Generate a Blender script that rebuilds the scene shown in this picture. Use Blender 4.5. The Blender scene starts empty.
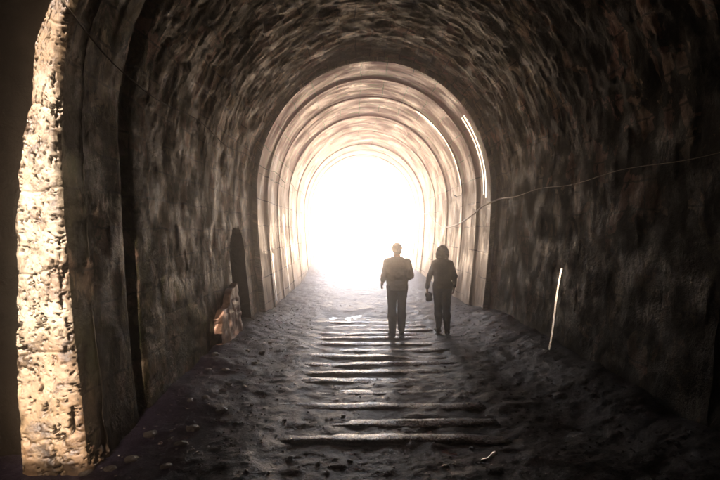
import bpy, math, random
import numpy as np

random.seed(7)
RNG = np.random.RandomState(11)
sc = bpy.context.scene
COL = sc.collection
R = math.radians

# ------------------------------------------------------------------ helpers
def link(name, verts, faces, m=None, parent=None, smooth=True, uv=None):
    me = bpy.data.meshes.new(name)
    verts = np.asarray(verts, dtype=float)
    me.from_pydata([tuple(v) for v in verts.tolist()], [], [tuple(f) for f in (faces.tolist() if hasattr(faces, 'tolist') else faces)])
    if uv is not None:
        lay = me.uv_layers.new(name='UVMap')
        vi = np.empty(len(me.loops), dtype=np.int32)
        me.loops.foreach_get('vertex_index', vi)
        lay.data.foreach_set('uv', np.asarray(uv, dtype=np.float32)[vi].ravel())
    if smooth:
        me.polygons.foreach_set('use_smooth', [True] * len(me.polygons))
    me.update()
    o = bpy.data.objects.new(name, me)
    COL.objects.link(o)
    if m: me.materials.append(m)
    if parent: o.parent = parent
    return o

def tag(o, label=None, cat=None, group=None, kind=None):
    if label: o['label'] = label
    if cat: o['category'] = cat
    if group: o['group'] = group
    if kind: o['kind'] = kind
    return o

def empty(name, loc=(0, 0, 0)):
    o = bpy.data.objects.new(name, None); COL.objects.link(o); o.location = loc
    o.empty_display_size = .2
    return o

# tileable-free value noise on lattices
_TAB = RNG.rand(256, 256)
def vnoise(u, v, seed=0):
    u = np.asarray(u, float) + seed * 17.31; v = np.asarray(v, float) + seed * 9.17
    i = np.floor(u).astype(int); j = np.floor(v).astype(int)
    f = u - i; g = v - j
    f = f * f * (3 - 2 * f); g = g * g * (3 - 2 * g)
    a = _TAB[i % 256, j % 256]; b = _TAB[(i + 1) % 256, j % 256]
    c = _TAB[i % 256, (j + 1) % 256]; d = _TAB[(i + 1) % 256, (j + 1) % 256]
    return (a * (1 - f) + b * f) * (1 - g) + (c * (1 - f) + d * f) * g
def fbm(u, v, oct=4, seed=0, gain=.5):
    s = 0; a = 1; t = 0
    for k in range(oct):
        s = s + a * vnoise(np.asarray(u) * 2 ** k, np.asarray(v) * 2 ** k, seed + k * 3)
        t += a; a *= gain
    return s / t - .5
def sstep(a, b, x):
    t = np.clip((np.asarray(x, float) - a) / (b - a), 0, 1)
    return t * t * (3 - 2 * t)

def grid_faces(nu, nv, flip=False):
    i, j = np.meshgrid(np.arange(nu - 1), np.arange(nv - 1), indexing='ij')
    a = (i * nv + j).ravel()
    f = np.stack([a, a + nv, a + nv + 1, a + 1], 1)
    return f[:, ::-1] if flip else f

def box_vf(x0, x1, y0, y1, z0, z1, off=0):
    v = [(x0, y0, z0), (x1, y0, z0), (x1, y1, z0), (x0, y1, z0), (x0, y0, z1), (x1, y0, z1), (x1, y1, z1), (x0, y1, z1)]
    f = [(0, 3, 2, 1), (4, 5, 6, 7), (0, 1, 5, 4), (1, 2, 6, 5), (2, 3, 7, 6), (3, 0, 4, 7)]
    return v, [tuple(k + off for k in q) for q in f]

def tube_vf(pts, r, n=8, off=0):
    pts = np.asarray(pts, float); m = len(pts)
    rr = np.full(m, r) if np.isscalar(r) else np.asarray(r)
    T = np.gradient(pts, axis=0); T /= np.linalg.norm(T, axis=1)[:, None] + 1e-9
    V = []; F = []
    ref = np.array([0, 0, 1.]) if abs(T[0, 2]) < .9 else np.array([1., 0, 0])
    for k in range(m):
        a = np.cross(T[k], ref); a /= np.linalg.norm(a) + 1e-9
        b = np.cross(T[k], a); ref = -b if False else ref
        for q in range(n):
            t = 2 * math.pi * q / n
            V.append(pts[k] + rr[k] * (math.cos(t) * a + math.sin(t) * b))
    for k in range(m - 1):
        for q in range(n):
            F.append((off + k * n + q, off + k * n + (q + 1) % n, off + (k + 1) * n + (q + 1) % n, off + (k + 1) * n + q))
    F.append(tuple(off + q for q in range(n))[::-1]); F.append(tuple(off + (m - 1) * n + q for q in range(n)))
    return V, F

# ------------------------------------------------------------------ materials
class N:
    def __init__(s, name):
        s.m = bpy.data.materials.new(name); s.m.use_nodes = True
        s.t = s.m.node_tree; s.b = s.t.nodes['Principled BSDF']
    def n(s, t, **k):
        o = s.t.nodes.new(t)
        for a, b in k.items():
            if a in o.inputs: o.inputs[a].default_value = b
            else: setattr(o, a, b)
        return o
    def l(s, a, b): s.t.links.new(a, b)
    def coord(s, kind='Object', scale=(1, 1, 1)):
        tc = s.n('ShaderNodeTexCoord'); mp = s.n('ShaderNodeMapping'); mp.inputs['Scale'].default_value = scale
        s.l(tc.outputs[kind], mp.inputs['Vector']); return mp.outputs['Vector']
    def noise(s, vec, scale, detail=5, rough=.6, dist=0):
        o = s.n('ShaderNodeTexNoise'); o.inputs['Scale'].default_value = scale; o.inputs['Detail'].default_value = detail
        o.inputs['Roughness'].default_value = rough; o.inputs['Distortion'].default_value = dist
        s.l(vec, o.inputs['Vector']); return o.outputs['Fac']
    def ramp(s, fac, stops):
        o = s.n('ShaderNodeValToRGB'); e = o.color_ramp.elements
        while len(e) < len(stops): e.new(.5)
        for k, (p, c) in enumerate(stops):
            e[k].position = p; e[k].color = (c, c, c, 1) if np.isscalar(c) else (*c, 1)
        s.l(fac, o.inputs['Fac']); return o.outputs['Color']
    def mix(s, fac, a, b, mode='MIX'):
        o = s.n('ShaderNodeMix', data_type='RGBA', blend_type=mode)
        if np.isscalar(fac): o.inputs[0].default_value = fac
        else: s.l(fac, o.inputs[0])
        for sock, v in ((o.inputs[6], a), (o.inputs[7], b)):
            if isinstance(v, tuple): sock.default_value = (*v, 1)
            else: s.l(v, sock)
        return o.outputs[2]
    def bump(s, h, strength=.5, dist=.02, prev=None):
        o = s.n('ShaderNodeBump'); o.inputs['Strength'].default_value = strength; o.inputs['Distance'].default_value = dist
        s.l(h, o.inputs['Height'])
        if prev is not None: s.l(prev, o.inputs['Normal'])
        return o.outputs['Normal']
    def set(s, color=None, rough=None, normal=None, spec=None, metal=None):
        for v, k in ((color, 'Base Color'), (rough, 'Roughness'), (normal, 'Normal'), (spec, 'Specular IOR Level'), (metal, 'Metallic')):
            if v is None: continue
            if isinstance(v, tuple): s.b.inputs[k].default_value = (*v, 1)
            elif np.isscalar(v): s.b.inputs[k].default_value = v
            else: s.l(v, s.b.inputs[k])
        return s.m

def mat_vault():
    s = N('shade_graded_masonry'); uv = s.coord('UV'); ob = s.coord()
    uvs = s.coord('UV', (1.7, 1.5, 1))
    big = s.noise(uvs, 1.3, 7, .7, .5)
    fine = s.noise(ob, 8, 7, .72)
    lit = s.ramp(big, [(.36, (.05, .042, .022)), (.48, (.14, .125, .055)), (.53, (.29, .25, .12)), (.57, (.62, .45, .34)), (.72, (.72, .6, .46))])
    shade = s.ramp(big, [(.34, (.004, .0038, .0019)), (.52, (.0102, .0098, .0042)), (.63, (.023, .0205, .010)), (.70, (.12, .085, .065)), (.8, (.25, .18, .14))])
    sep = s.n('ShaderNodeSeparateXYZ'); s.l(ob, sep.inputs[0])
    big2 = s.noise(ob, .55, 4, .6)                                  # painted light falloff: masonry colour paler towards mouth, crown and left, in ragged patches
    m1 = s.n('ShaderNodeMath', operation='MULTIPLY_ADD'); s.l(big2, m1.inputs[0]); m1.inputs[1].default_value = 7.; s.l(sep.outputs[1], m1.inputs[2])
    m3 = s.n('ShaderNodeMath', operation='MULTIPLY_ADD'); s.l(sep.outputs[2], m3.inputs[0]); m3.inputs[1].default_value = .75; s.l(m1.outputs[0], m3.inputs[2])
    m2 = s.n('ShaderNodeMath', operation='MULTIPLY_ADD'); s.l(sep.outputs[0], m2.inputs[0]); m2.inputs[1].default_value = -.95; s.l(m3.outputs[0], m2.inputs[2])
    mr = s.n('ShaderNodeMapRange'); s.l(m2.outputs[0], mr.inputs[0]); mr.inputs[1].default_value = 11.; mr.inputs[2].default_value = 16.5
    c = s.mix(mr.outputs[0], shade, lit)
    pt = s.noise(s.coord('UV', (2.1, 1.5, 1)), 1.15, 5, .62, .6)
    pm = s.ramp(pt, [(.54, 0.), (.57, 1.)])
    pcol = s.mix(s.ramp(s.noise(ob, .8, 2), [(.42, 0.), (.58, 1.)]), (.74, .42, .33), (.76, .63, .42))  # pinkish brick patches, paled further to paint glints on the vault
    zz = s.n('ShaderNodeMapRange'); s.l(sep.outputs[2], zz.inputs[0]); zz.inputs[1].default_value = 1.6; zz.inputs[2].default_value = 4.; zz.inputs[3].default_value = .25
    ym = s.n('ShaderNodeMapRange'); s.l(m1.outputs[0], ym.inputs[0]); ym.inputs[1].default_value = 6.5; ym.inputs[2].default_value = 10.5; ym.inputs[3].default_value = .1
    f1 = s.n('ShaderNodeMath', operation='MULTIPLY'); s.l(pm, f1.inputs[0]); s.l(zz.outputs[0], f1.inputs[1])
    f2 = s.n('ShaderNodeMath', operation='MULTIPLY'); s.l(f1.outputs[0], f2.inputs[0]); s.l(ym.outputs[0], f2.inputs[1])
    c = s.mix(f2.outputs[0], c, pcol)
    c = s.mix(1., c, s.ramp(fine, [(.3, .4), (.7, 1.3)]), 'MULTIPLY')
    green = s.ramp(s.noise(ob, .9, 3), [(.47, 0.), (.62, .8)])
    c = s.mix(green, c, s.mix(mr.outputs[0], (.006, .009, .004), (.06, .08, .032)))
    br = s.n('ShaderNodeTexBrick'); br.inputs['Scale'].default_value = 1; br.inputs['Brick Width'].default_value = .62; br.inputs['Row Height'].default_value = .34
    br.inputs['Mortar Size'].default_value = .016; br.inputs['Mortar Smooth'].default_value = .6
    nv = s.n('ShaderNodeTexNoise'); nv.inputs['Scale'].default_value = 2.2; nv.inputs['Detail'].default_value = 5; s.l(uv, nv.inputs['Vector'])
    s.l(s.mix(.12, uv, nv.outputs['Color'], 'ADD'), br.inputs['Vector'])
    c = s.mix(s.ramp(br.outputs['Fac'], [(0, 0.), (1, .75)]), c, (.012, .01, .009))
    rough = s.ramp(s.noise(ob, 2.2, 5), [(.38, .45), (.6, .8)])
    nn = s.bump(br.outputs['Fac'], -.8, .04)
    nn = s.bump(s.noise(ob, 3.2, 8, .72, .4), .7, .08, nn)
    nn = s.bump(fine, .6, .03, nn)
    return s.set(c, rough, nn, s.ramp(mr.outputs[0], [(0, .05), (1, .5)]))

def mat_lining():
    s = N('pale_lining'); uv = s.coord('UV'); ob = s.coord()
    st = s.noise(s.coord('UV', (2.2, .5, 1)), 1.3, 6, .65, .3)
    c = s.ramp(st, [(.3, (.56, .48, .36)), (.45, (.72, .65, .52)), (.65, (.82, .77, .66))])
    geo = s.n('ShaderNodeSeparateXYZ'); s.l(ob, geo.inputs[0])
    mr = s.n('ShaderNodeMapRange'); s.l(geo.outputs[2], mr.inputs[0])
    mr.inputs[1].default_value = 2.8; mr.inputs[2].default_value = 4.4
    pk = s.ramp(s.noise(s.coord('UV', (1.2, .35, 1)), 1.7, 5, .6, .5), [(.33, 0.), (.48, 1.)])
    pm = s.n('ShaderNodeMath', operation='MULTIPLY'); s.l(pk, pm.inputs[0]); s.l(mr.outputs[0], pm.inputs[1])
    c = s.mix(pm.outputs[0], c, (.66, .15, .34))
    br = s.n('ShaderNodeTexBrick'); br.inputs['Scale'].default_value = 1; br.inputs['Brick Width'].default_value = .9; br.inputs['Row Height'].default_value = .62
    br.inputs['Mortar Size'].default_value = .012
    nv = s.n('ShaderNodeTexNoise'); nv.inputs['Scale'].default_value = 2.5; s.l(uv, nv.inputs['Vector'])
    wv = s.mix(.10, uv, nv.outputs['Color'], 'ADD'); s.l(wv, br.inputs['Vector'])
    vis = s.ramp(s.noise(ob, 1.1, 3), [(.42, 0.), (.55, 1.)])
    jm = s.n('ShaderNodeMath', operation='MULTIPLY'); s.l(br.outputs['Fac'], jm.inputs[0]); s.l(vis, jm.inputs[1])
    c = s.mix(jm.outputs[0], c, (.08, .06, .05))
    nn = s.bump(jm.outputs[0], -.5, .02)
    nn = s.bump(s.noise(s.coord('UV', (4, 1, 1)), 2.5, 7, .65), .5, .03, nn)
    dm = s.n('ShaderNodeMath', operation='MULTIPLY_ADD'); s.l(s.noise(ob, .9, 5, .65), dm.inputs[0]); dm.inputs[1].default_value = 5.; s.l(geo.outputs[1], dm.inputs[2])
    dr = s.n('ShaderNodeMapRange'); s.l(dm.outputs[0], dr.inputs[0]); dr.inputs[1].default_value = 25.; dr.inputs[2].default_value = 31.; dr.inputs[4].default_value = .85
    c = s.mix(dr.outputs[0], c, s.mix(st, (.10, .085, .05), (.26, .22, .16)))  # lining colour darkened towards the mouth to hold back its glare
    rough = s.ramp(s.noise(ob, 1.6, 4), [(.35, .32), (.65, .6)])
    return s.set(c, rough, nn)

def mat_rock(name, stops, scale, rough, bumpd=.03, spec=.5):
    s = N(name); ob = s.coord()
    n1 = s.noise(ob, scale, 8, .68, .3)
    c = s.ramp(n1, stops)
    n2 = s.noise(ob, scale * 5, 5, .7)
    nn = s.bump(n1, .6, bumpd); nn = s.bump(n2, .6, bumpd * .4, nn)
    return s.set(c, s.ramp(n2, [(.3, rough[0]), (.7, rough[1])]), nn, spec)

def mat_plain(name, col, rough=.8, var=.25, scale=30, metal=0, bump=.3):
    s = N(name); ob = s.coord()
    n1 = s.noise(ob, scale, 5, .6)
    c = s.ramp(n1, [(.3, tuple(k * (1 - var) for k in col)), (.7, tuple(min(1, k * (1 + var)) for k in col))])
    return s.set(c, rough, s.bump(n1, bump, .01), None, metal)

M_vault = mat_vault()
M_lining = mat_lining()
M_shade = mat_rock('shade_dark_stone', [(.3, (.004, .0035, .003)), (.7, (.012, .010, .008))], 5, (.8, .95), .04, .06)  # near-black copy of the stone, shade painted into its colour
M_rib = mat_rock('wet_rib', [(.3, (.2, .16, .12)), (.7, (.42, .36, .29))], 5, (.18, .4), .015)
def mat_pier():
    s = N('pale_rough_stone'); ob = s.coord()
    n1 = s.noise(ob, 3.4, 10, .78, .5); n2 = s.noise(ob, 32, 8, .75, .3)
    c = s.ramp(n1, [(.38, (.012, .008, .005)), (.44, (.05, .038, .025)), (.50, (.12, .103, .077)), (.66, (.19, .172, .138))])
    c = s.mix(1., c, s.ramp(n2, [(.36, .12), (.42, .8), (.62, 1.1)]), 'MULTIPLY')
    gz_ = s.n('ShaderNodeSeparateXYZ'); s.l(ob, gz_.inputs[0])
    sz = s.n('ShaderNodeMath', operation='MULTIPLY_ADD'); s.l(s.noise(ob, 2.6, 6, .7), sz.inputs[0]); sz.inputs[1].default_value = 2.6; s.l(gz_.outputs[2], sz.inputs[2])
    mr_ = s.n('ShaderNodeMapRange'); s.l(sz.outputs[0], mr_.inputs[0]); mr_.inputs[1].default_value = 1.7; mr_.inputs[2].default_value = 2.7; mr_.inputs[3].default_value = 1.; mr_.inputs[4].default_value = 0.
    mt_ = s.n('ShaderNodeMapRange'); s.l(sz.outputs[0], mt_.inputs[0]); mt_.inputs[1].default_value = 4.0; mt_.inputs[2].default_value = 4.7
    c = s.mix(mr_.outputs[0], c, s.mix(1., c, (.52, .40, .26), 'MULTIPLY'))
    c = s.mix(mt_.outputs[0], c, s.mix(1., c, (.42, .31, .2), 'MULTIPLY'))
    pink = s.ramp(s.noise(s.coord('Object', (1, 1, .8)), 2.4, 3), [(.5, 0.), (.62, .6)])
    c = s.mix(pink, c, s.mix(1., c, (1.0, .78, .68), 'MULTIPLY'))
    vo = s.n('ShaderNodeTexVoronoi'); vo.inputs['Scale'].default_value = 26; s.l(s.mix(.12, ob, n2, 'ADD'), vo.inputs['Vector'])
    nn = s.bump(vo.outputs['Distance'], -.3, .015); nn = s.bump(n2, .6, .015, nn)
    return s.set(c, s.ramp(n1, [(.4, .35), (.6, .75)]), nn)
M_pier = mat_pier()
M_floor = mat_rock('wet_earth', [(.3, (.004, .0031, .006)), (.55, (.0085, .0064, .0135)), (.75, (.02, .016, .027))], 8, (.18, .6), .03, .24)
M_gravel = mat_rock('wet_gravel', [(.3, (.014, .012, .015)), (.7, (.06, .05, .05))], 9, (.12, .35), .01)
M_stone = mat_rock('wet_stone', [(.35, (.012, .010, .010)), (.7, (.07, .06, .052))], 11, (.08, .4), .03, .6)
M_ground = mat_rock('sandy_ground', [(.3, (.30, .27, .2)), (.7, (.45, .41, .33))], 1.5, (.8, .95), .05)
M_hill = mat_rock('grassy_hill', [(.3, (.05, .08, .03)), (.7, (.12, .15, .06))], .7, (.8, .95), .1)
M_wood = mat_rock('wet_timber', [(.3, (.012, .010, .011)), (.7, (.045, .038, .036))], 7, (.16, .4), .014)
s_ = N('standing_water'); M_water = s_.set((.02, .018, .02), .05, s_.bump(s_.noise(s_.coord(), 7, 4), .25, .02), .5)
M_skin = mat_plain('skin', (.42, .25, .18), .55, .1, 20)
M_shirt = mat_plain('grey_cotton', (.16, .15, .15), .9, .15, 25)
M_top = mat_plain('dark_knit', (.055, .055, .075), .9, .2, 30)
M_trouser = mat_plain('dark_trousers', (.035, .033, .037), .9, .2, 30)
M_jeans = mat_plain('blue_denim', (.05, .065, .11), .9, .2, 40)
M_shoe = mat_plain('black_shoe', (.02, .02, .02), .5, .2, 30)
M_hair = mat_plain('dark_hair', (.025, .018, .013), .5, .3, 60)
M_hairg = mat_plain('brown_hair', (.035, .028, .022), .6, .3, 60)
M_bag = mat_plain('dark_bag', (.025, .022, .025), .5, .2, 30)
M_cable = mat_plain('pale_cable', (.55, .46, .34), .35, .1, 10)
M_cabled = mat_plain('dusty_cable', (.05, .042, .03), .7, .1, 10)
M_pipe = mat_plain('bare_metal', (.75, .7, .6), .3, .12, 8, 1, .1)
M_white = mat_plain('crumpled_foil', (.92, .91, .9), .3, .05, 20, 1, .4)
M_pole = mat_plain('bright_steel', (.7, .66, .58), .36, .35, 5, 1., .5)

# ------------------------------------------------------------------ tunnel
XC = 0.47                                     # tunnel axis, the camera stands left of it
def profile(hw, base, crown, zs, n, zb=-.35):
    z1 = np.linspace(zb, zs, 160, endpoint=False)
    h = base + (hw - base) * np.sin(np.pi / 2 * np.clip(z1 / zs, 0, 1))
    h = np.where(z1 < 0, base, h)
    th = np.linspace(math.pi, 0, 400)
    xs = np.concatenate([-h, hw * np.cos(th), h[::-1]])
    zz = np.concatenate([z1, zs + (crown - zs) * np.sin(th), z1[::-1]])
    d = np.concatenate([[0], np.cumsum(np.hypot(np.diff(xs), np.diff(zz)))])
    t = np.linspace(0, d[-1], n)
    x = np.interp(t, d, xs); z = np.interp(t, d, zz)
    tx = np.gradient(x, t); tz = np.gradient(z, t); L = np.hypot(tx, tz)
    return x + XC, z, t, tz / L, -tx / L      # inward normal

def sweep(name, prof, ys, disp, m, parent):
    x, z, t, nx, nz = prof
    T, Y = np.meshgrid(t, ys, indexing='ij')
    D = disp(T, Y, x[:, None] + 0 * Y, z[:, None] + 0 * Y)
    dy = 0
    if isinstance(D, tuple): D, dy = D
    V = np.stack([x[:, None] + nx[:, None] * D, Y + dy, z[:, None] + nz[:, None] * D], -1).reshape(-1, 3)
    return link(name, V, grid_faces(len(t), len(ys)), m, parent, True, np.stack([Y, T], -1).reshape(-1, 2))

Y0, YS, YR, YE = -.8, 4.2, 12.0, 30.0
tunnel = empty('railway_tunnel', (XC, 0, 0))
tag(tunnel, 'old horseshoe railway tunnel with dark rough masonry and pale lining towards its bright mouth', 'tunnel')
def part(o):
    o.parent = tunnel; o.matrix_parent_inverse.identity(); o.location = (-XC, 0, 0); return o

NEAR = dict(hw=2.82, base=2.62, crown=5.95, zs=2.9)
FAR = dict(hw=2.70, base=2.50, crown=5.84, zs=2.9)
WIDE = dict(hw=3.75, base=3.6, crown=10.6, zs=8.4)

ringoff = np.interp(np.arange(0, 40, .01), np.cumsum(RNG.uniform(.25, .75, 90)), RNG.uniform(-.035, .035, 90))
def rough_disp(T, Y, X, Z):
    up = .28 + .72 * sstep(2.6, 4.4, Z)
    wob = .16 * fbm(Y * 2.2, T * 2.2, 3, 14)
    d = .09 * fbm(Y * 1.3, T * .9, 3, 1) * up + .075 * fbm(Y * 5., T * 3.4, 4, 5, .62) * up + .07 * fbm(Y * .6, T * .6, 2, 9)
    row = np.floor(T / .34 + wob * 2); cy = np.floor(Y / .62 + (row % 2) * .5 + wob)
    d += .05 * (vnoise(row * 7.3, cy * 3.1 + .01, 4) - .5) * up
    d += .2 * np.interp(Y + wob, np.arange(0, 40, .01), ringoff)
    return d
def near_disp(T, Y, X, Z):
    d = rough_disp(T, Y, X, Z)
    left = X < XC
    for yg, w, dep in ((5.4, .09, .09),):      # open ring joints
        d = d - dep * left * np.exp(-((Y - yg - .05 * fbm(T * .8, Y * 0 + yg, 3)) / w) ** 2)
    # refuge niche, left wall
    hw = .62; dyc = np.abs(Y - 10.3)
    top = 1.45 + .55 * np.sqrt(np.clip(1 - (dyc / hw) ** 2, 0, 1))
    inside = (dyc < hw) & (Z < top) & left
    d = np.where(inside, -.6 + .03 * fbm(Y * 8, Z * 8, 3), d)
    return d
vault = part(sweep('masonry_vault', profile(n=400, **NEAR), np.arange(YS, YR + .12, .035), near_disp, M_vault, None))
def split_niche(o):
    me = o.data; n = len(me.vertices)
    co = np.empty(n * 3); me.vertices.foreach_get('co', co); co = co.reshape(-1, 3)
    x, z, t, nx, nz = profile(n=400, **NEAR)
    rest = np.interp(co[:, 2], z[x < XC][:180], x[x < XC][:180])
    ins = (np.abs(co[:, 1] - 10.3) < .66) & (co[:, 0] < rest - .35) & (co[:, 2] < 2.3) & (co[:, 0] < 0)
    fs = [tuple(p.vertices) for p in me.polygons]
    nf = [f for f in fs if any(ins[i] for i in f)]; vf = [f for f in fs if not any(ins[i] for i in f)]
    uv = np.zeros((n, 2)); li = np.empty(len(me.loops), dtype=np.int32); me.loops.foreach_get('vertex_index', li)
    u = np.empty(len(me.loops) * 2); me.uv_layers[0].data.foreach_get('uv', u); uv[li] = u.reshape(-1, 2)
    used = sorted({i for f in nf for i in f}); mp = {i: k for k, i in enumerate(used)}
    nm = part(link('refuge_niche', co[used], [tuple(mp[i] for i in f) for f in nf], M_shade)); nm['label'] = 'dark round-topped refuge niche in the left wall'  # near-black colour paints the shade inside the recess
    part(link('masonry_vault', co, vf, M_vault, None, True, uv)); bpy.data.objects.remove(o)
    for q in tunnel.children:
        if q.name.startswith('masonry_vault'): q.name = 'masonry_vault'
split_niche(vault)
part(sweep('entrance_vault', profile(n=200, **WIDE), np.arange(Y0 - .1, YS + .4, .07), rough_disp, M_shade, None))
def far_disp(T, Y, X, Z):
    d = .07 * fbm(Y * 1.2, T * .5, 3, 21) + .025 * fbm(Y * 6, T * 2, 3, 25)
    k = np.floor((Y - YR) / 1.45)
    d += .02 * (vnoise(k * 5.3, k * 0 + .3, 31) - .5) * 2          # each cast ring sits a little in or out
    return d
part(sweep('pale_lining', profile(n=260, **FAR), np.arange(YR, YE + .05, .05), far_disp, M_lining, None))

# the faces where the vault steps in
def annulus(name, A, B, y, m, n=300, nr=5, amp=.05):
    a = profile(n=n, **A); b = profile(n=n, **B)
    k = np.linspace(0, 1, nr)
    X = a[0][:, None] * (1 - k) + b[0][:, None] * k; Z = a[1][:, None] * (1 - k) + b[1][:, None] * k
    S = a[2][:, None] + 0 * k
    Yv = y + amp * fbm(S * 2, k[None, :] * 2 + 0 * S, 3, 40)
    V = np.stack([X, Yv, Z], -1).reshape(-1, 3)
    return part(link(name, V, grid_faces(n, nr, True), m, None, True, np.stack([Yv, S], -1).reshape(-1, 2)))
annulus('lining_edge', dict(hw=3.4, base=3.2, crown=6.5, zs=2.9), FAR, YR + .015, M_vault, 300, 6, .008)
annulus('vault_step', dict(hw=4.2, base=4.0, crown=11.2, zs=8.4), dict(hw=2.80, base=2.60, crown=5.93, zs=2.9), YS + .3, M_shade, 400, 16, .1)

# ribs of the pale lining
def rib(y, w=.17, h=.07):
    x, z, t, nx, nz = profile(n=160, **FAR)
    V = []; 
    sec = [(-w / 2, -.1), (-w / 2, h * .7), (-w * .32, h), (w * .32, h), (w / 2, h * .7), (w / 2, -.1)]
    for k in range(len(t)):
        e = .02 * (fbm(t[k] * 1.5, y, 3, 51)) ; e2 = .05 * fbm(t[k] * .5, y, 2, 55)
        for dy, d in sec: V.append((x[k] + nx[k] * (d + e), y + dy + e2, z[k] + nz[k] * (d + e)))
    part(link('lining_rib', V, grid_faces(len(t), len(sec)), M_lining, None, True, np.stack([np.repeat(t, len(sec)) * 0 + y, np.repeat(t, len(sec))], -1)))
for y, w, h in ((13.3, .12, .04), (15.2, .3, .03), (17.6, .16, .04), (20.3, .22, .028), (23.4, .16, .03), (26.6, .2, .03)):
    rib(y, w, h)

# outer portal face, added unseen wall behind the camera, its tall gap shaping the sunbeam
def portal_face(y, P):
    x, z, t, _, _ = profile(n=120, **P)
    V = []; F = []
    cx, cz = XC, 2.9
    for k in range(len(t)):
        dx, dz = x[k] - cx, z[k] - cz
        s = min(6.5 / (abs(dx) + 1e-6), (5.2 if dz > 0 else 3.3) / (abs(dz) + 1e-6))
        V += [(x[k], y, z[k]), (x[k], y + .35, z[k]), (cx + dx * s, y + .35, cz + dz * s), (cx + dx * s, y, cz + dz * s)]
    for k in range(len(t) - 1):
        for q in range(4):
            a = k * 4 + q; b = k * 4 + (q + 1) % 4
            F.append((a, a + 4, b + 4, b))
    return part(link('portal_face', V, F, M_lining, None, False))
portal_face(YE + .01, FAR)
ELEV = 38
DROP = (YS - Y0) * math.tan(R(ELEV)); SHIFT = (YS - Y0) * math.tan(R(.5))
gap = []
_px, _pz = profile(n=600, hw=2.86, base=2.66, crown=5.98, zs=2.9)[:2]; _m = _px < XC
for z in (.06, .25, .6, 1., 1.4, 1.8, 2.2, 2.6, 3., 3.4, 3.8, 4.2):
    e = _px[_m][np.argmin(np.abs(_pz[_m] - z))] + .02 + .1 * sstep(.9, -.1, z)
    gap.append((z, e - np.interp(z, [0, .5, 1.4, 2.2, 2.85, 3.8, 5], [.58, .52, .44, .36, .27, .17, .15]) - .09, e + .045 - .1 * sstep(1.2, .1, z)))
gap = [(z + DROP, a - SHIFT + .03 * fbm(z * 3, 1.2, 2, 7), b - SHIFT) for z, a, b in gap]
V = []; F = []
for b in ((-5.5, 5.5, -.6, gap[0][0]), (-5.5, 5.5, gap[-1][0], 11.6)):
    v, f = box_vf(b[0], b[1], Y0 - .3, Y0, b[2], b[3], len(V)); V += v; F += f
for (z0, a0, b0), (z1, a1, b1) in zip(gap[:-1], gap[1:]):
    for e0, e1, q0, q1 in ((-5.5, -5.5, a0, a1), (b0, b1, 5.5, 5.5)):
        n = len(V); v, f = box_vf(0, 1, Y0 - .3, Y0, z0, z1, n)
        V += [((q0 if p[0] else e0) if p[2] == z0 else (q1 if p[0] else e1), p[1], p[2]) for p in v]; F += f
DEEP = 3.2  # added wall deepened along the sunbeam to shut out sky light
V = [(p[0], p[1], p[2]) if p[1] > Y0 - .1 else (p[0] - (DEEP - .3) * math.tan(R(.5)), p[1] - (DEEP - .3), p[2] + (DEEP * math.tan(R(ELEV)) if -.5 < p[2] < 11 else 0)) for p in V]
part(link('added_end_wall', V, F, M_shade, None, False))

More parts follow.
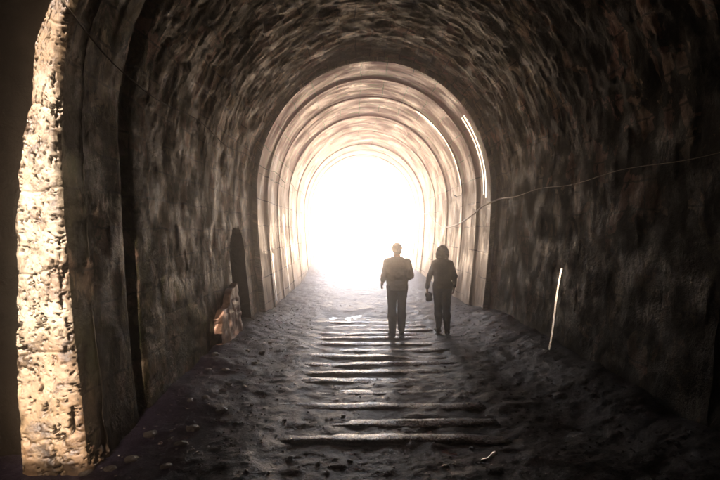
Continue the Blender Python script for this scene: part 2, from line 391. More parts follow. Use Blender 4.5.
# ------------------------------------------------------------------ sunlit stone pier
def make_pier():
    P = profile(n=900, hw=2.86, base=2.66, crown=5.98, zs=2.9)
    x, z, t, nx, nz = P
    keep = (z < 4.9) & (x < XC)
    x, z, t, nx, nz = (a[keep] for a in (x, z, t, nx, nz))
    tt = np.arange(t[0], t[-1], .009)
    x, z, nx, nz = (np.interp(tt, t, a) for a in (x, z, nx, nz))
    # cross-section: face (towards the viewer) then rounded corner, then return along the wall
    c = []
    for k in np.arange(.4, .14, -.03): c.append((-.50, k, -1, 0))
    for a in np.linspace(math.pi / 2, 0, 9): c.append((-.38 - .12 * math.sin(a), .12 - .12 * math.cos(a), -math.sin(a), -math.cos(a)))
    for k in np.arange(-.366, -.12, .0085): c.append((k, 0.0, 0, -1))
    for a in np.linspace(0, math.pi / 2, 11): c.append((-.11 + .11 * math.sin(a), .11 - .11 * math.cos(a), math.sin(a), -math.cos(a)))
    for k in np.arange(.125, .4, .025): c.append((0.0, k, 1, 0))
    c = np.array(c)
    S, K = np.meshgrid(tt, np.arange(len(c)), indexing='ij')
    ca = np.concatenate([[0], np.cumsum(np.hypot(np.diff(c[:, 0]), np.diff(c[:, 1])))])
    A = ca[K]
    big = .09 * fbm(S * 1.4, A * 2, 3, 60) + .03 * fbm(S * 4, A * 5, 2, 63, .5)
    blk = .03 * (vnoise(np.floor(S / .33 + .2 * vnoise(A * 3, S * 0, 3)) * 4.7, np.floor(A / .3) * 2.3, 66) - .5)
    pit = fbm(S * 8 + A * 7, A * 24 - S * 3, 5, 70, .68)
    amt = .6 + .8 * sstep(-.05, .12, fbm(S * 1.1, A * .6 + 3, 2, 73)) + .8 * sstep(1.6, .6, S)
    d = .7 * big - .09 * amt * sstep(.125, .165, pit) - .04 * sstep(.2, .24, fbm(S * 26 - A * 12, A * 50, 3, 79, .65)) + .008 * fbm(S * 26, A * 32, 3, 77, .7)
    d -= .012 * sstep(.95, 1., np.abs(((S / .66 + .12 * fbm(A * 5, S * 2, 2, 82)) % 1.) - .5) * 2)
    zc = z[:, None] + 0 * A
    wid = np.interp(zc, [0, .5, 1.4, 2.2, 2.85, 3.8, 5], [.58, .52, .44, .36, .27, .17, .15]) / .5
    inn = c[K, 0] * wid + d * c[K, 2] + .10 * fbm(S * 3.2, A * .8 + 1., 5, 80, .6)
    yy = c[K, 1] + d * c[K, 3]
    X = x[:, None] + nx[:, None] * inn; Z = z[:, None] + nz[:, None] * inn
    lean = .12 * sstep(.9, -.1, Z)
    V = np.stack([X + lean * .6, YS + yy - lean * .6, Z], -1).reshape(-1, 3)
    o = link('stone_pier', V, grid_faces(len(tt), len(c), True), M_pier, None, True)
    return tag(o, 'rough pitted pale stone pier standing brightly sunlit against the dark near wall', 'pier')
make_pier()

# ------------------------------------------------------------------ patch of bare brick low on the left wall
def brick_patch():
    x, z, t, nx, nz = profile(n=600, **NEAR)
    k = (x < XC) & (z > -.1) & (z < 1.0); x, z, t, nx, nz = (a[k] for a in (x, z, t, nx, nz))
    tt = np.arange(t[0], t[-1], .025); x, z, nx, nz = (np.interp(tt, t, a) for a in (x, z, nx, nz))
    yy = np.arange(8.2, 9.66, .025)
    T, Yg = np.meshgrid(tt, yy, indexing='ij'); Zg_ = z[:, None] + 0 * Yg
    edge = np.minimum(np.minimum((9.62 - Yg), (Yg - 8.24)), (.80 - Zg_ + .35 * (Yg - 9.)) ) + .35 * fbm(T * 3, Yg * 3, 4, 150)
    d = near_disp(T + 0, Yg, x[:, None] + 0 * Yg, Zg_) * .3 + np.where(edge > 0, .10 + .04 * fbm(T * 6, Yg * 6, 3, 151), -.16) * 1.
    row = np.floor(T / .09); d += np.where(edge > 0, .02 * (vnoise(row * 3.7, np.floor(Yg / .24 + (row % 2) * .5) * 5.1, 152) - .5), 0)
    V = np.stack([x[:, None] + nx[:, None] * d, Yg, z[:, None] + nz[:, None] * d], -1).reshape(-1, 3)
    o = part(link('brick_patch', V, grid_faces(len(tt), len(yy)), M_brick)); o['label'] = 'broken patch of bare pinkish brick low on the left wall before the niche'
M_brick = mat_rock('bare_brick', [(.3, (.3, .17, .12)), (.55, (.52, .33, .25)), (.75, (.66, .5, .4))], 6, (.35, .6), .02)
brick_patch()

# ------------------------------------------------------------------ floor
def floor_z(x, y):
    x = np.asarray(x, float); y = np.asarray(y, float)
    u = x - XC
    z = .05 * fbm(x * .9, y * .9, 3, 90) + .03 * fbm(x * 3, y * 3, 4, 93, .6)
    z = z - .035 * sstep(1.35, .9, np.abs(u + .08)) * sstep(3.2, 4.4, y) * sstep(13.5, 12., y)
    near = sstep(4.6, 6.5, y)
    lb = sstep(-1.5, -2.75, u) * sstep(13.5, 11., y); rb = sstep(1.5, 2.8, u) * sstep(14., 11., y)
    z = z + lb * near * (.12 + .12 * fbm(x * 1.3, y * 1.3, 3, 96)) + rb * (.22 + .14 * fbm(x * 1.3, y * 1.3, 3, 97))
    z = z + .22 * np.exp(-((y - 25.) / 2.2) ** 2) * sstep(.5, -1.6, u + .3) + .06 * sstep(18, 24, y)
    z = z + .03 * fbm(x * 8, y * 8, 3, 99, .55)
    return z
xs = np.arange(-3.3, 4.3, .036)
ys = [-4.0]
while ys[-1] < 31.5: ys.append(ys[-1] + (.12 if ys[-1] < 3 else .03 + .0035 * max(0, ys[-1] - 4)))
X, Y = np.meshgrid(xs, np.array(ys), indexing='ij')
fl = link('tunnel_floor', np.stack([X, Y, floor_z(X, Y)], -1).reshape(-1, 3), grid_faces(len(xs), len(ys)), M_floor)
tag(fl, kind='structure')

wx = np.linspace(-.75, 1.6, 5); wy = np.linspace(4.3, 12.6, 5)
X, Y = np.meshgrid(wx, wy, indexing='ij')
w = link('water', np.stack([X, Y, 0 * X - .052], -1).reshape(-1, 3), grid_faces(5, 5), M_water)
tag(w, kind='structure')

# outdoors beyond the mouth
gx = np.linspace(-46, 46, 71); gy = np.concatenate([np.linspace(-30, YE - .5, 30), np.linspace(YE + 1, 64, 40)])
X, Y = np.meshgrid(gx, gy, indexing='ij')
Zg = -.5 + .25 * fbm(X * .3, Y * .3, 3, 110) + .4 * sstep(YE - 2, YE + 2, Y)
Zg = Zg + 4 * sstep(YE + 16, 64, Y) + 3. * sstep(5, 22, np.abs(X - XC)) * sstep(YE - 1, YE + 6, Y)
g = link('ground', np.stack([X, Y, Zg], -1).reshape(-1, 3), grid_faces(71, len(gy)), M_ground); tag(g, kind='structure')
# hill the tunnel runs through
hx = np.linspace(-40, 40, 41); hy = np.linspace(Y0 - .25, YE + .2, 20)
X, Y = np.meshgrid(hx, hy, indexing='ij')
Zh = (7.6 + 4.6 * sstep(22, 8, Y)) * sstep(40, 9, np.abs(X)) + .5 * fbm(X * .3, Y * .3, 3, 115) - .6 * sstep(38, 40, np.abs(X))
h = link('hill', np.stack([X, Y, Zh], -1).reshape(-1, 3), grid_faces(41, 20), M_hill); tag(h, kind='structure')

# ------------------------------------------------------------------ sleepers
def sleeper_mesh(seed, L=2.3, W=.24, H=.16):
    nl = 40; sec = [(-W / 2, -H), (-W / 2, -.02), (-W / 2 + .02, 0), (-W / 6, .004), (W / 6, .002), (W / 2 - .02, 0), (W / 2, -.02), (W / 2, -H)]
    V = []
    for i in range(nl):
        x = -L / 2 + L * i / (nl - 1)
        for q, (a, b) in enumerate(sec):
            V.append((x, a + .02 * fbm(x * 3, seed + q * .1, 3, 120), b + .045 * fbm(x * 2.2 + seed, q * .5, 3, 121)))
    F = grid_faces(nl, len(sec)).tolist() + [tuple(range(8)), tuple((nl - 1) * 8 + k for k in range(8))[::-1]]
    me = link('sleeper', V, F, M_wood)
    return me
ORD = 'nearest second third fourth fifth sixth seventh eighth ninth tenth eleventh twelfth thirteenth fourteenth fifteenth'.split()
sy = 4.9; protos = []
for k in range(15):
    if k < 5: o = sleeper_mesh(k * 3.7, 2.4 + .3 * random.random()); protos.append(o)
    else: o = protos[k % 5].copy(); COL.objects.link(o)
    cx = .31 + random.uniform(-.12, .12)
    o.location = (cx, sy, -.028 + random.uniform(-.012, .009))
    o.rotation_euler = (R(random.uniform(-1, 3.5)), R(random.uniform(-.8, .8)), R(random.uniform(-1.5, 1.5)))
    where = 'the one nearest the camera' if k == 0 else ORD[k] + ' one counted from the camera'
    tag(o, 'wet worn wooden sleeper across the track bed, ' + where, 'sleeper', 'sleepers of the lifted track')
    sy += .455 + random.uniform(-.06, .06)

# ------------------------------------------------------------------ stones and gravel
def rock_vf(r, seed, sub=2, squash=.65):
    import bmesh
    bm = bmesh.new(); bmesh.ops.create_icosphere(bm, subdivisions=sub, radius=1)
    v = np.array([p.co[:] for p in bm.verts]); f = [tuple(q.index for q in p.verts) for p in bm.faces]; bm.free()
    rs = np.random.RandomState(seed)
    for _ in range(7):                                           # chip flat facets off
        n = rs.normal(size=3); n /= np.linalg.norm(n); dd = rs.uniform(.6, .92)
        s = v @ n; v = v - np.where(s > dd, (s - dd) * .9, 0)[:, None] * n
    v = v * (1 + .25 * fbm(v[:, 0] * 1.6 + seed, v[:, 1] * 1.6 + v[:, 2], 3, seed % 13)[:, None])
    v *= np.array([rs.uniform(.8, 1.3), rs.uniform(.8, 1.2), squash * rs.uniform(.8, 1.2)]) * r
    a = rs.uniform(0, 6.28); ca, sa = math.cos(a), math.sin(a)
    return np.stack([v[:, 0] * ca - v[:, 1] * sa, v[:, 0] * sa + v[:, 1] * ca, v[:, 2]], 1), f

gp = [rock_vf(1, 300 + k, 2, .5) for k in range(8)]
V = []; F = []; off = 0
for k in range(2400):
    y = 3.6 + 10 * random.random() ** 1.5
    u = random.uniform(-2.55, 2.55); 
    if abs(u + .1) < 1.2 and random.random() < .72: continue
    x = XC + u; r = random.uniform(.006, .015) * (1 + 1.2 * (random.random() < .08))
    v, f = gp[random.randrange(8)]
    V.append(v * r + np.array([x, y, 0])); F += [tuple(i + off for i in q) for q in f]; off += len(v)
cent = np.array([v.mean(0)[:2] for v in V]); zz = floor_z(cent[:, 0], cent[:, 1])
for v, z in zip(V, zz): v[:, 2] += z + .002
g = link('gravel', np.concatenate(V), F, M_gravel, None, False); tag(g, kind='stuff')

def at(px, py, z=0.0):                                             # where a spot of the photo meets the floor
    d = (1.94 - z) * 520 / (py - 231); return (px - 354) / 520 * d, d
spots = []
for px, py, r in ((208, 372, .06), (225, 371, .07), (238, 369, .05), (244, 384, .05), (228, 383, .07), (222, 389, .08), (221, 408, .09), (192, 425, .09),
                  (255, 362, .05), (262, 352, .06), (270, 343, .05), (205, 398, .07), (190, 402, .06), (248, 352, .07), (215, 360, .08), (180, 440, .08),
                  (236, 420, .04), (290, 450, .045), (350, 452, .045), (440, 432, .05), (405, 445, .035), (318, 455, .04), (366, 441, .04),
                  (478, 350, .05), (520, 382, .06), (552, 396, .06),
                  (150, 430, .09), (130, 455, .08), (165, 462, .07), (110, 462, .08), (85, 466, .07), (100, 450, .08)):
    r *= .75 if px < 280 else .55; x, y = at(px, py, .05); spots.append((x, y, r))
sp = [rock_vf(1, 400 + k, 2) for k in range(9)]
meshes = []
for k, (x, y, r) in enumerate(spots):
    if k < 9: o = link('stone', sp[k][0], sp[k][1], M_stone, None, False); meshes.append(o)
    else: o = meshes[k % 9].copy(); COL.objects.link(o)
    o.location = (x, y, float(floor_z(x, y)) + r * .12); o.scale = (r, r, r * .75); o.rotation_euler = (0, 0, random.uniform(0, 6))
    side = 'left wall' if x < -.9 else ('right wall' if x > 1.6 else None)
    tag(o, ('dark wet stone lying among the rubble along the foot of the %s' % side) if side else 'small wet stone glinting on the dark track bed between the sleepers', 'stone',
        ('stones along the %s' % side) if side else 'stones on the track bed')
# small white scrap on the floor
x, y = at(490, 460)
pts = [(-.085, 0, .012), (-.05, .008, .014), (-.01, -.004, .013), (.03, .006, .02), (.055, .012, .03), (.078, .006, .034), (.092, 0, .026)]
V, F = tube_vf(pts, [.006, .011, .013, .014, .022, .026, .012], 10)
V = np.array(V); V[:, 2] = np.maximum(V[:, 2] * 1.0, 0)
o = link('litter_scrap', V, F, M_white); o.location = (x, y, float(floor_z(x, y)) + .03); o.scale = (.9, 1.5, .6); o.rotation_euler = (0, R(-22), R(-6))
tag(o, 'small bright twisted scrap of foil lying on the dark gravel floor', 'litter')

# ------------------------------------------------------------------ pole, cables, strips added for lit edges
def wall_x(P, z, side):                                            # where the wall is at a height
    x, zz, t, _, _ = profile(n=600, **P)
    m = (x < XC) if side < 0 else (x >= XC)
    i = np.argmin(np.abs(zz[m] - z)); return x[m][i]
def cable(name, pts, r, m, lab, cat):
    P = np.array(pts, float); d = np.concatenate([[0], np.cumsum(np.linalg.norm(np.diff(P, axis=0), axis=1))])
    t = np.linspace(0, d[-1], max(24, int(d[-1] / .12)))
    Q = np.stack([np.interp(t, d, P[:, k]) for k in range(3)], 1)
    for _ in range(4): Q[1:-1] = .25 * Q[:-2] + .5 * Q[1:-1] + .25 * Q[2:]
    rr = np.full(len(Q), r) if np.isscalar(r) else r(Q)
    return tag(link(name, *tube_vf(Q, rr, 8), m), lab, cat)
pts = []
for y in np.arange(4.6, 22, .5):
    z = 3.46 + .05 * math.sin(y * 1.9) ; P = NEAR if y < YR else FAR
    pts.append((wall_x(P, z, -1) + (.10 if y < YR else .09), y, z))
pts = [(-2.25, 4.05, 3.72)] + pts
cable('slack_cable', pts, .008, M_cabled, 'thin dusty cable running high along the left wall', 'cable')
pts = []
for y in np.arange(3.6, 11.6, .5): pts.append((wall_x(NEAR, 2.64, 1) - .12, y, 2.64 + .03 * math.sin(y * 2.3)))
for k in np.linspace(0, 1, 22)[1:]:
    y = 11.6 + (24.4 - 11.6) * k
    s = 1 - (2 * min(1, k * 1.35) - 1) ** 2
    pts.append((wall_x(FAR, 2.6, 1) - .11 - .12 * s, y, 2.68 - .62 * s))
cable('sagging_cable', pts, lambda Q: np.interp(Q[:, 1], [3, 9.5, 11], [.0035, .005, .02]), M_cable, 'pale cable hanging in a slack loop along the right wall', 'cable')

def strip_vf(Q, Nn, w, th=.012, tilt=.13):
    V = []; F = []; yv = np.array([0, 1., 0])
    for q, n in zip(Q, Nn):
        n = np.array([n[0], tilt, n[2]]); n /= np.linalg.norm(n); b = yv - n * (yv @ n); b /= np.linalg.norm(b)
        for a, c in ((-1, 0), (1, 0), (1, -th), (-1, -th)): V.append(q + b * a * w / 2 + n * c)
    m = len(Q)
    for k in range(m - 1):
        for j in range(4): F.append((k * 4 + j, k * 4 + (j + 1) % 4, k * 4 + 4 + (j + 1) % 4, k * 4 + 4 + j))
    F += [(3, 2, 1, 0), tuple(4 * (m - 1) + j for j in range(4))]
    return V, F
def wall_strip(y, z_bot, z_top, side, P, off, w, lab, hook=False, tilt=.1):  # added reflective strips, tilted towards the mouth to pass as lit rib edges
    x, z, t, nx, nz = profile(n=500, **P)
    k = ((x > XC) if side > 0 else (x < XC)) & (z <= z_top) & (z >= z_bot)
    wv = .03 * fbm(t[k] * 1.2, t[k] * 0 + y, 2, 140)
    Q = np.stack([x[k] + nx[k] * off, y + wv, z[k] + nz[k] * off], 1)[::4]; Nn = np.stack([nx[k], 0 * nx[k], nz[k]], 1)[::4]
    if hook:
        e = Q[-1]; Q = np.concatenate([Q, [e + (-.03, 0, -.09), e + (-.12, 0, -.13), e + (-.2, 0, -.07)]]); Nn = np.concatenate([Nn, [(-.9, 0, .4), (-.3, 0, .95), (.4, 0, .9)]])
    V, F = strip_vf(Q, Nn, w, .012, tilt)
    tag(link('lit_edge_strip', V, F, M_pipe, None, False), lab, 'metal strip', 'metal strips added as lit rib edges')
wall_strip(11.93, 2.6, 4.75, 1, NEAR, .26, .17, 'metal strip added as a lit edge, curving down the right edge of the lining, the one nearest the camera')
wall_strip(12.45, 2.75, 4.7, 1, FAR, .06, .15, 'metal strip added as a lit edge, curving inside the right edge of the lining, second from the camera')
wall_strip(15.0, 2.95, 5.45, 1, FAR, .07, .14, 'longer metal strip added as a lit edge deeper in the lining with a hooked lower end', True)
wall_strip(13.3, .12, 1.42, -1, FAR, .08, .14, 'short metal strip added as a lit rib edge, upright on the left wall, ending low', False, 0.)
wall_strip(16.0, .1, 2.5, -1, FAR, .07, .16, 'taller metal strip added as a lit rib edge, upright on the left wall, nearer the tunnel mouth', False, 0.)
ptop = np.array([wall_x(NEAR, 1.36, 1) - .12, 7.72, 1.38]); pbot = np.array([wall_x(NEAR, .1, 1) - .25, 7.62, .05])
ks = np.linspace(0, 1, 14); Q = np.array([pbot + (ptop - pbot) * k + np.array([.012 * math.sin(k * 6), 0, 0]) for k in ks])
V, F = strip_vf(Q, [(-1, 0, -.06)] * 14, .085, .015, .12)
tag(link('leaning_bar', V, F, M_pole, None, False), 'flat bright metal bar leaning upright against the dark right wall', 'bar')

# ------------------------------------------------------------------ people: distance fields meshed as one surface each
class Field:
    def __init__(s, lo, hi, h):
        s.h = h; s.lo = np.array(lo, float); n = np.ceil((np.array(hi) - s.lo) / h).astype(int) + 1
        s.ax = [s.lo[k] + h * np.arange(n[k]) for k in range(3)]; s.d = np.full(n, 9., dtype=np.float32)
    def _sl(s, lo, hi):
        out = []
        for k in range(3):
            a = int(max(0, math.floor((lo[k] - s.lo[k]) / s.h))); b = int(min(len(s.ax[k]), math.ceil((hi[k] - s.lo[k]) / s.h) + 1)); out.append(slice(a, max(a, b)))
        return tuple(out)
    def _put(s, sl, v, k, sub=False):
        d = s.d[sl]
        if d.size == 0: return
        if sub: s.d[sl] = np.maximum(d, -v); return
        hh = np.clip(.5 + .5 * (d - v) / k, 0, 1)
        s.d[sl] = np.where(d > 5, v, d * (1 - hh) + v * hh - k * hh * (1 - hh))
    def cone(s, a, b, r1, r2, k=.03, flat=1.):
        a = np.array(a, float); b = np.array(b, float); m = max(r1, r2) + .12
        sl = s._sl(np.minimum(a, b) - m, np.maximum(a, b) + m)
        X, Y, Z = np.meshgrid(*[s.ax[q][sl[q]] for q in range(3)], indexing='ij')
        ab = b - a; L = ab @ ab + 1e-9
        t = np.clip(((X - a[0]) * ab[0] + (Y - a[1]) * ab[1] + (Z - a[2]) * ab[2]) / L, 0, 1)
        dist = np.sqrt((X - a[0] - t * ab[0]) ** 2 + ((Y - a[1] - t * ab[1]) / flat) ** 2 + (Z - a[2] - t * ab[2]) ** 2)
        s._put(sl, dist - (r1 + (r2 - r1) * t), k); return s
    def ell(s, c, r, k=.03, sub=False):
        c = np.array(c, float); r = np.array(r, float); sl = s._sl(c - r - .12, c + r + .12)
        X, Y, Z = np.meshgrid(*[s.ax[q][sl[q]] for q in range(3)], indexing='ij')
        q = np.sqrt(((X - c[0]) / r[0]) ** 2 + ((Y - c[1]) / r[1]) ** 2 + ((Z - c[2]) / r[2]) ** 2)
        s._put(sl, (q - 1) * r.min(), k, sub); return s
    def cut(s, fn):
        X, Y, Z = np.meshgrid(*s.ax, indexing='ij'); s.d = np.maximum(s.d, fn(X, Y, Z)); return s
    def wrinkle(s, amp, f, seed):
        X, Y, Z = np.meshgrid(*s.ax, indexing='ij'); s.d = s.d + amp * fbm(X * f + Y * f * .6, Z * f * 1.5 - Y * f * .5, 2, seed); return s
    def mesh(s):
        d = s.d.astype(float); ins = d < 0
        nx, ny, nz = d.shape
        c = [(i, j, k) for i in (0, 1) for j in (0, 1) for k in (0, 1)]
        def cs(A, o): return A[o[0]:nx - 1 + o[0], o[1]:ny - 1 + o[1], o[2]:nz - 1 + o[2]]
        cnt = sum(cs(ins, o).astype(int) for o in c); act = (cnt > 0) & (cnt < 8)
        idx = np.argwhere(act); cid = np.full(act.shape, -1); cid[act] = np.arange(len(idx))
        acc = np.zeros((len(idx), 3)); num = np.zeros(len(idx))
        for o in c:
            for ax in range(3):
                if o[ax]: continue
                p = list(o); p[ax] = 1
                da = d[tuple((idx + o).T)]; db = d[tuple((idx + p).T)]
                x = (da < 0) != (db < 0); t = np.where(x, da / np.where(x, da - db, 1), 0)
                pos = np.array(o, float)[None] + 0 * acc; pos[:, ax] += t
                acc += np.where(x[:, None], pos, 0); num += x
        V = s.lo + (idx + acc / num[:, None]) * s.h
        F = []
        for ax in range(3):
            u, v = [(1, 2), (2, 0), (0, 1)][ax]
            sh = [slice(None)] * 3; s2 = [slice(None)] * 3
            sh[ax] = slice(0, d.shape[ax] - 1); s2[ax] = slice(1, None)
            a = ins[tuple(sh)]; b = ins[tuple(s2)]
            e = np.argwhere(a != b)
            e = e[(e[:, u] > 0) & (e[:, v] > 0) & (e[:, u] < d.shape[u] - 1) & (e[:, v] < d.shape[v] - 1)]
            sg = a[tuple(e.T)]
            du = np.zeros(3, int); du[u] = 1; dv = np.zeros(3, int); dv[v] = 1
            q = np.stack([cid[tuple((e - du - dv).T)], cid[tuple((e - dv).T)], cid[tuple(e.T)], cid[tuple((e - du).T)]], 1)
            q = np.where(sg[:, None], q, q[:, ::-1]); F.append(q)
        F = np.concatenate(F); F = F[(F >= 0).all(1)]
        return V, F

def lerp(a, b, t): return tuple(a[k] + (b[k] - a[k]) * t for k in range(3))
def add_torso(f, J, g=0.):
    s = J['build']
    f.ell((0, 0, J['hipz'] + .03), (.165 * s + g, .115 + g, .15), .06)
    f.cone((-.06 * s, 0, J['waistz']), (.06 * s, 0, J['waistz']), .105 * J['waist'] + g, .105 * J['waist'] + g, .08)
    f.cone((-.085 * s, -.01, J['chestz']), (.085 * s, -.01, J['chestz']), .118 * s + g, .118 * s + g, .08)
    for q in (-1, 1):
        sh = J['sh'][q]
        f.cone((q * .03, -.02, sh[2] + .085), (sh[0] * .9, sh[1], sh[2] - .02), .034 + g, .044 + g, .04)
def add_arm(f, J, q, g=0., to=1.):
    sh, el, wr = J['sh'][q], J['el'][q], J['wr'][q]; a = J['arm']
    f.cone(sh, el, .053 * a + g, .040 * a + g, .04)
    if to > 0: f.cone(el, lerp(el, wr, to), .041 * a + g, (.041 + (.026 - .041) * to) * a + g, .02)
def add_leg(f, J, q, g=0., to=1., flare=0.):
    hp, kn, an = J['hp'][q], J['kn'][q], J['an'][q]; a = J['leg']
    f.cone(hp, kn, .085 * a + g, .055 * a + g, .04)
    calf = lerp(kn, an, .35); calf = (calf[0], calf[1] - .012, calf[2])
    f.cone(kn, calf, .054 * a + g, .054 * a + g + flare, .03); f.cone(calf, lerp(kn, an, to), .054 * a + g + flare, .036 * a + g + flare, .03)
def add_foot(f, J, q, g=0.):
    an = J['an'][q]
    f.cone((an[0], an[1] - .045, an[2] - .05), (an[0] + q * .02, an[1] + .10, an[2] - .06), .035 + g, .036 + g, .02)
    f.cone((an[0] + q * .02, an[1] + .09, an[2] - .06), (an[0] + q * .035, an[1] + .165, an[2] - .066), .038 + g, .028 + g, .02)
    f.cone(an, (an[0], an[1] - .02, an[2] - .05), .038 + g, .04 + g, .02)
def add_hand(f, J, q):
    wr, dr, pn = (np.array(J[k][q], float) for k in ('wr', 'hd', 'pn'))   # wrist, pointing direction, palm normal
    dr /= np.linalg.norm(dr); pn -= dr * (pn @ dr); pn /= np.linalg.norm(pn); sd = np.cross(dr, pn)
    th = sd * J['thumb'][q]
    for k in np.linspace(-1, 1, 5): f.cone(wr + sd * k * .018, wr + dr * .085 + sd * k * .032, .016, .0125, .012)
    for i, (L, k) in enumerate(((.070, 1.), (.080, .35), (.074, -.32), (.058, -.98))):
        p = wr + dr * .085 + th * k * .031; cl = J['curl'][q]
        for seg in range(3):
            a = cl * (seg + .6); e = p + (dr * math.cos(a) + pn * math.sin(a)) * L * (.45, .31, .24)[seg]
            f.cone(p, e, .0095 - .001 * seg, .0088 - .001 * seg, .004); p = e
    p = wr + dr * .025 + th * .025; e = p + (dr * .6 + th * .7 + pn * .35) * .042; f.cone(p, e, .014, .011, .008)
    e2 = e + (dr * .85 + th * .15 + pn * .45) * .033; f.cone(e, e2, .0105, .0085, .004)
def add_head(f, J):
    hx, hy, hz = J['head']
    f.cone((0, -.015, J['sh'][1][2] + .02), (hx, hy - .02, hz - .07), .06 * J['neck'], .054 * J['neck'], .03)
    f.ell((hx, hy - .012, hz + .022), (.081, .098, .1), .03); f.ell((hx, hy + .025, hz - .045), (.056, .066, .072), .04)
    f.cone((hx, hy + .088, hz + .012), (hx, hy + .106, hz - .024), .008, .013, .012)
    f.ell((hx, hy + .083, hz - .058), (.024, .012, .006), .006); f.ell((hx, hy + .085, hz - .071), (.02, .011, .007), .006)
    for q in (-1, 1):
        f.ell((hx + q * .077, hy - .008, hz - .005), (.012, .02, .033), .01)
        f.ell((hx + q * .031, hy + .098, hz + .006), (.017, .014, .011), .005, True)
        f.ell((hx + q * .031, hy + .076, hz + .006), (.013, .013, .012), .004)
H = .0075
BOX = ((-.5, -.45, -.02), (.5, .55, 1.82))
def build_person(J, loc, rotz, lab, female):
    root = empty('person', loc); root.rotation_euler = (0, 0, rotz); tag(root, lab, 'person', 'people walking towards the light')
    f = Field(*BOX, H); add_torso(f, J)
    for q in (-1, 1):
        add_arm(f, J, q); add_leg(f, J, q); add_foot(f, J, q)
    add_head(f, J)
    for q in (-1, 1): add_hand(f, J, q)
    link('body', *f.mesh(), M_skin, root)
    f = Field(*BOX, H); add_torso(f, J, .02)
    for q in (-1, 1): add_arm(f, J, q, .017, J['sleeve'])
    f.cone((-.055 * J['build'], 0, J['hem'] + .04), (.055 * J['build'], 0, J['hem'] + .04), .132, .132, .05)
    f.ell((0, -.02, J['sh'][1][2] - .02), (.11, .1, .1), .05); f.wrinkle(.022, 9, 3)
    hem = J['hem']; nz = J['sh'][1][2] + .1
    f.cut(lambda X, Y, Z: np.maximum(np.where(np.abs(X) < .21 * J['build'], hem - Z, -1), np.where(np.abs(X) < .085, Z - nz, -1)))
    link('shirt', *f.mesh(), M_top if female else M_shirt, root)
    f = Field(*BOX, H); f.ell((0, 0, J['hipz'] + .03), (.165 * J['build'] + .012, .127, .15), .06)
    for q in (-1, 1): add_leg(f, J, q, .014, .97, .012 if not female else .004)
    f.wrinkle(.02, 8, 6); f.cut(lambda X, Y, Z: Z - (J['hipz'] + .13))
    link('trousers', *f.mesh(), M_jeans if female else M_trouser, root)
    for q in (-1, 1):
        an = J['an'][q]
        f = Field((an[0] - .12, an[1] - .16, an[2] - .12), (an[0] + .12, an[1] + .26, an[2] + .08), .006); add_foot(f, J, q, .009)
        f.cut(lambda X, Y, Z: np.maximum(Z - (an[2] + .03), (an[2] - .094) - Z)); link('shoe', *f.mesh(), M_shoe, root)
    hx, hy, hz = J['head']
    f = Field((hx - .17, hy - .18, hz - .22), (hx + .17, hy + .16, hz + .18), .006)
    if female:
        f.ell((hx, hy - .02, hz + .03), (.098, .112, .108), .03); f.ell((hx, hy - .05, hz - .05), (.108, .075, .09), .05)
        for q in (-1, 1): f.ell((hx + q * .09, hy - .015, hz - .06), (.034, .065, .085), .02)
        f.wrinkle(.03, 16, 8); f.ell((hx, hy + .09, hz - .045), (.066, .085, .105), .01, True)
    else:
        f.ell((hx, hy - .018, hz + .025), (.098, .114, .114), .03); f.ell((hx, hy - .06, hz - .04), (.072, .05, .06), .04); f.wrinkle(.016, 22, 9)
        f.cut(lambda X, Y, Z: np.maximum((hz - .095) - Z, (Y - hy - .055) * .8 - (Z - hz - .05)))
    link('hair', *f.mesh(), M_hair if female else M_hairg, root)
    return root

man = dict(build=1.06, waist=1.1, arm=1.08, leg=1.1, neck=1.1, hipz=.94, waistz=1.08, chestz=1.27, hem=.86, sleeve=.45,
    sh={-1: (-.185, -.01, 1.385), 1: (.185, -.01, 1.385)}, el={-1: (-.255, -.05, 1.12), 1: (.25, -.07, 1.13)},
    wr={-1: (-.275, .10, .96), 1: (.2, .13, 1.03)}, hd={-1: (-.05, .75, -.55), 1: (-.35, .8, -.2)}, pn={-1: (1, 0, 0), 1: (-1, 0, -.2)},
    thumb={-1: -1, 1: 1}, curl={-1: .45, 1: .5},
    hp={-1: (-.095, 0, .9), 1: (.095, 0, .9)}, kn={-1: (-.1, -.02, .49), 1: (.1, .1, .5)}, an={-1: (-.1, -.16, .1), 1: (.1, .12, .09)}, head=(0, .03, 1.61))
woman = dict(build=.88, waist=.8, arm=.9, leg=1.04, neck=.88, hipz=.90, waistz=1.06, chestz=1.21, hem=.86, sleeve=.9,
    sh={-1: (-.14, 0, 1.32), 1: (.14, 0, 1.32)}, el={-1: (-.25, -.05, 1.09), 1: (.225, -.06, 1.09)},
    wr={-1: (-.285, .02, .86), 1: (.225, .05, .87)}, hd={-1: (.02, .15, -1), 1: (-.05, .25, -1)}, pn={-1: (1, .1, 0), 1: (-1, .1, 0)},
    thumb={-1: -1, 1: 1}, curl={-1: .75, 1: .4},
    hp={-1: (-.085, 0, .86), 1: (.085, 0, .86)}, kn={-1: (-.07, .07, .47), 1: (.075, -.01, .47)}, an={-1: (-.055, .1, .09), 1: (.07, -.14, .1)}, head=(0, .03, 1.545))
def gz(x, y): return max(float(floor_z(x, y)), -.036)
mx, my = .81, 9.75; wx_, wy_ = 1.68, 9.85
build_person(man, (mx, my, gz(mx, my) + .01), R(3), 'broad man in a grey shirt and dark trousers walking away, forearm bent', False)
wroot = build_person(woman, (wx_, wy_, gz(wx_, wy_) + .01), R(-2), 'woman with bobbed dark hair and blue jeans walking away, carrying a small bag', True)
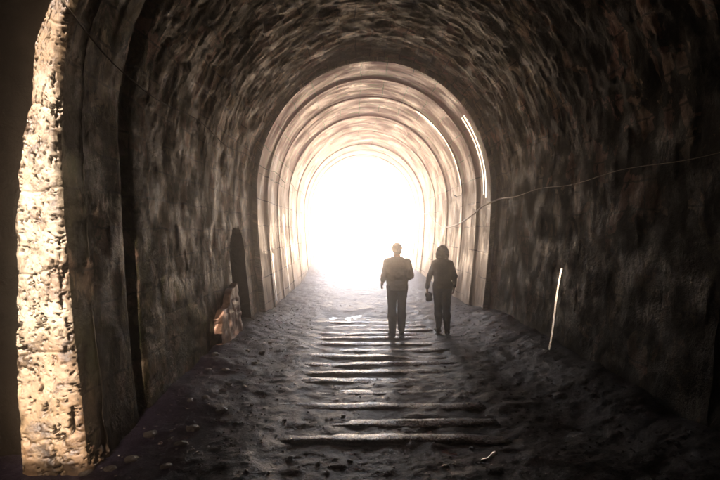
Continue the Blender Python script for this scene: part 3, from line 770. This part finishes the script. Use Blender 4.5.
# bag held in her hand
bag = empty('handbag', (wx_ - .255, wy_ + .055, gz(wx_, wy_) + .63)); tag(bag, 'small dark bag held in the hand of the woman', 'bag')
f = Field((-.16, -.09, -.03), (.16, .09, .22), .006); f.ell((.01, 0, .07), (.055, .035, .075), .02); f.cone((-.02, 0, .01), (.04, 0, .02), .03, .03, .03); f.cone((-.04, 0, .11), (.04, 0, .11), .025, .025, .04)
link('pouch', *f.mesh(), M_bag, bag)
link('strap', *tube_vf([(-.05, 0, .10), (-.035, 0, .135), (-.015, 0, .16), (.0, 0, .165), (.015, 0, .16), (.035, 0, .135), (.05, 0, .10)], .006, 6), M_bag, bag)

# ------------------------------------------------------------------ haze in the air
HX0, HX1, HY0, HY1, HZ0, HZ1 = -47, 47, -31, 65, -2.2, 13.4
v, f = box_vf(HX0, HX1, HY0, HY1, HZ0, HZ1)
hz = bpy.data.materials.new('dusty_air'); hz.use_nodes = True; nt = hz.node_tree; nt.nodes.clear()
pv = nt.nodes.new('ShaderNodeVolumePrincipled'); mo = nt.nodes.new('ShaderNodeOutputMaterial')
pv.inputs['Color'].default_value = (.97, .95, .94, 1); pv.inputs['Density'].default_value = .022; pv.inputs['Anisotropy'].default_value = .962
nt.links.new(pv.outputs[0], mo.inputs['Volume'])
o = link('haze', v, f, hz, None, False); tag(o, kind='stuff'); o.display_type = 'WIRE'

# ------------------------------------------------------------------ light
wd = bpy.data.worlds.new('World'); sc.world = wd; wd.use_nodes = True
nt = wd.node_tree; bg = nt.nodes['Background']; sky = nt.nodes.new('ShaderNodeTexSky'); sky.sky_type = 'NISHITA'; sky.sun_disc = False
sky.sun_elevation = R(ELEV); sky.sun_rotation = R(180); sky.dust_density = 8.; sky.ozone_density = .3; sky.air_density = 1.
nt.links.new(sky.outputs[0], bg.inputs['Color']); bg.inputs['Strength'].default_value = .15
sl = bpy.data.lights.new('Sun', 'SUN'); sl.energy = 2.; sl.angle = R(.5); sl.color = (1, .95, .87)
so = bpy.data.objects.new('Sun', sl); COL.objects.link(so); so.rotation_euler = (R(90 - ELEV), 0, R(-.5)); so.location = (0, -20, 10)

# ------------------------------------------------------------------ camera and render settings
cd = bpy.data.cameras.new('Camera'); cd.lens = 26; cd.sensor_width = 36; cd.clip_end = 500; cd.clip_start = .05
co = bpy.data.objects.new('Camera', cd); COL.objects.link(co); co.location = (0, 0, 1.94)
co.rotation_euler = (R(90 - .99), 0, R(-.66))
sc.camera = co
sc.render.engine = 'CYCLES'
cy = sc.cycles
cy.use_denoising = True; cy.denoiser = 'OPENIMAGEDENOISE'
cy.max_bounces = 10; cy.diffuse_bounces = 5; cy.glossy_bounces = 5; cy.volume_bounces = 3; cy.transmission_bounces = 2
cy.caustics_reflective = True; cy.sample_clamp_indirect = 0; cy.use_light_tree = True
cy.use_guiding = True
sc.view_settings.view_transform = 'Standard'; sc.view_settings.look = 'None'; sc.view_settings.gamma = 1
sc.view_settings.exposure = 4.8
sc.view_settings.use_white_balance = True; sc.view_settings.white_balance_temperature = 7800; sc.view_settings.white_balance_tint = 21
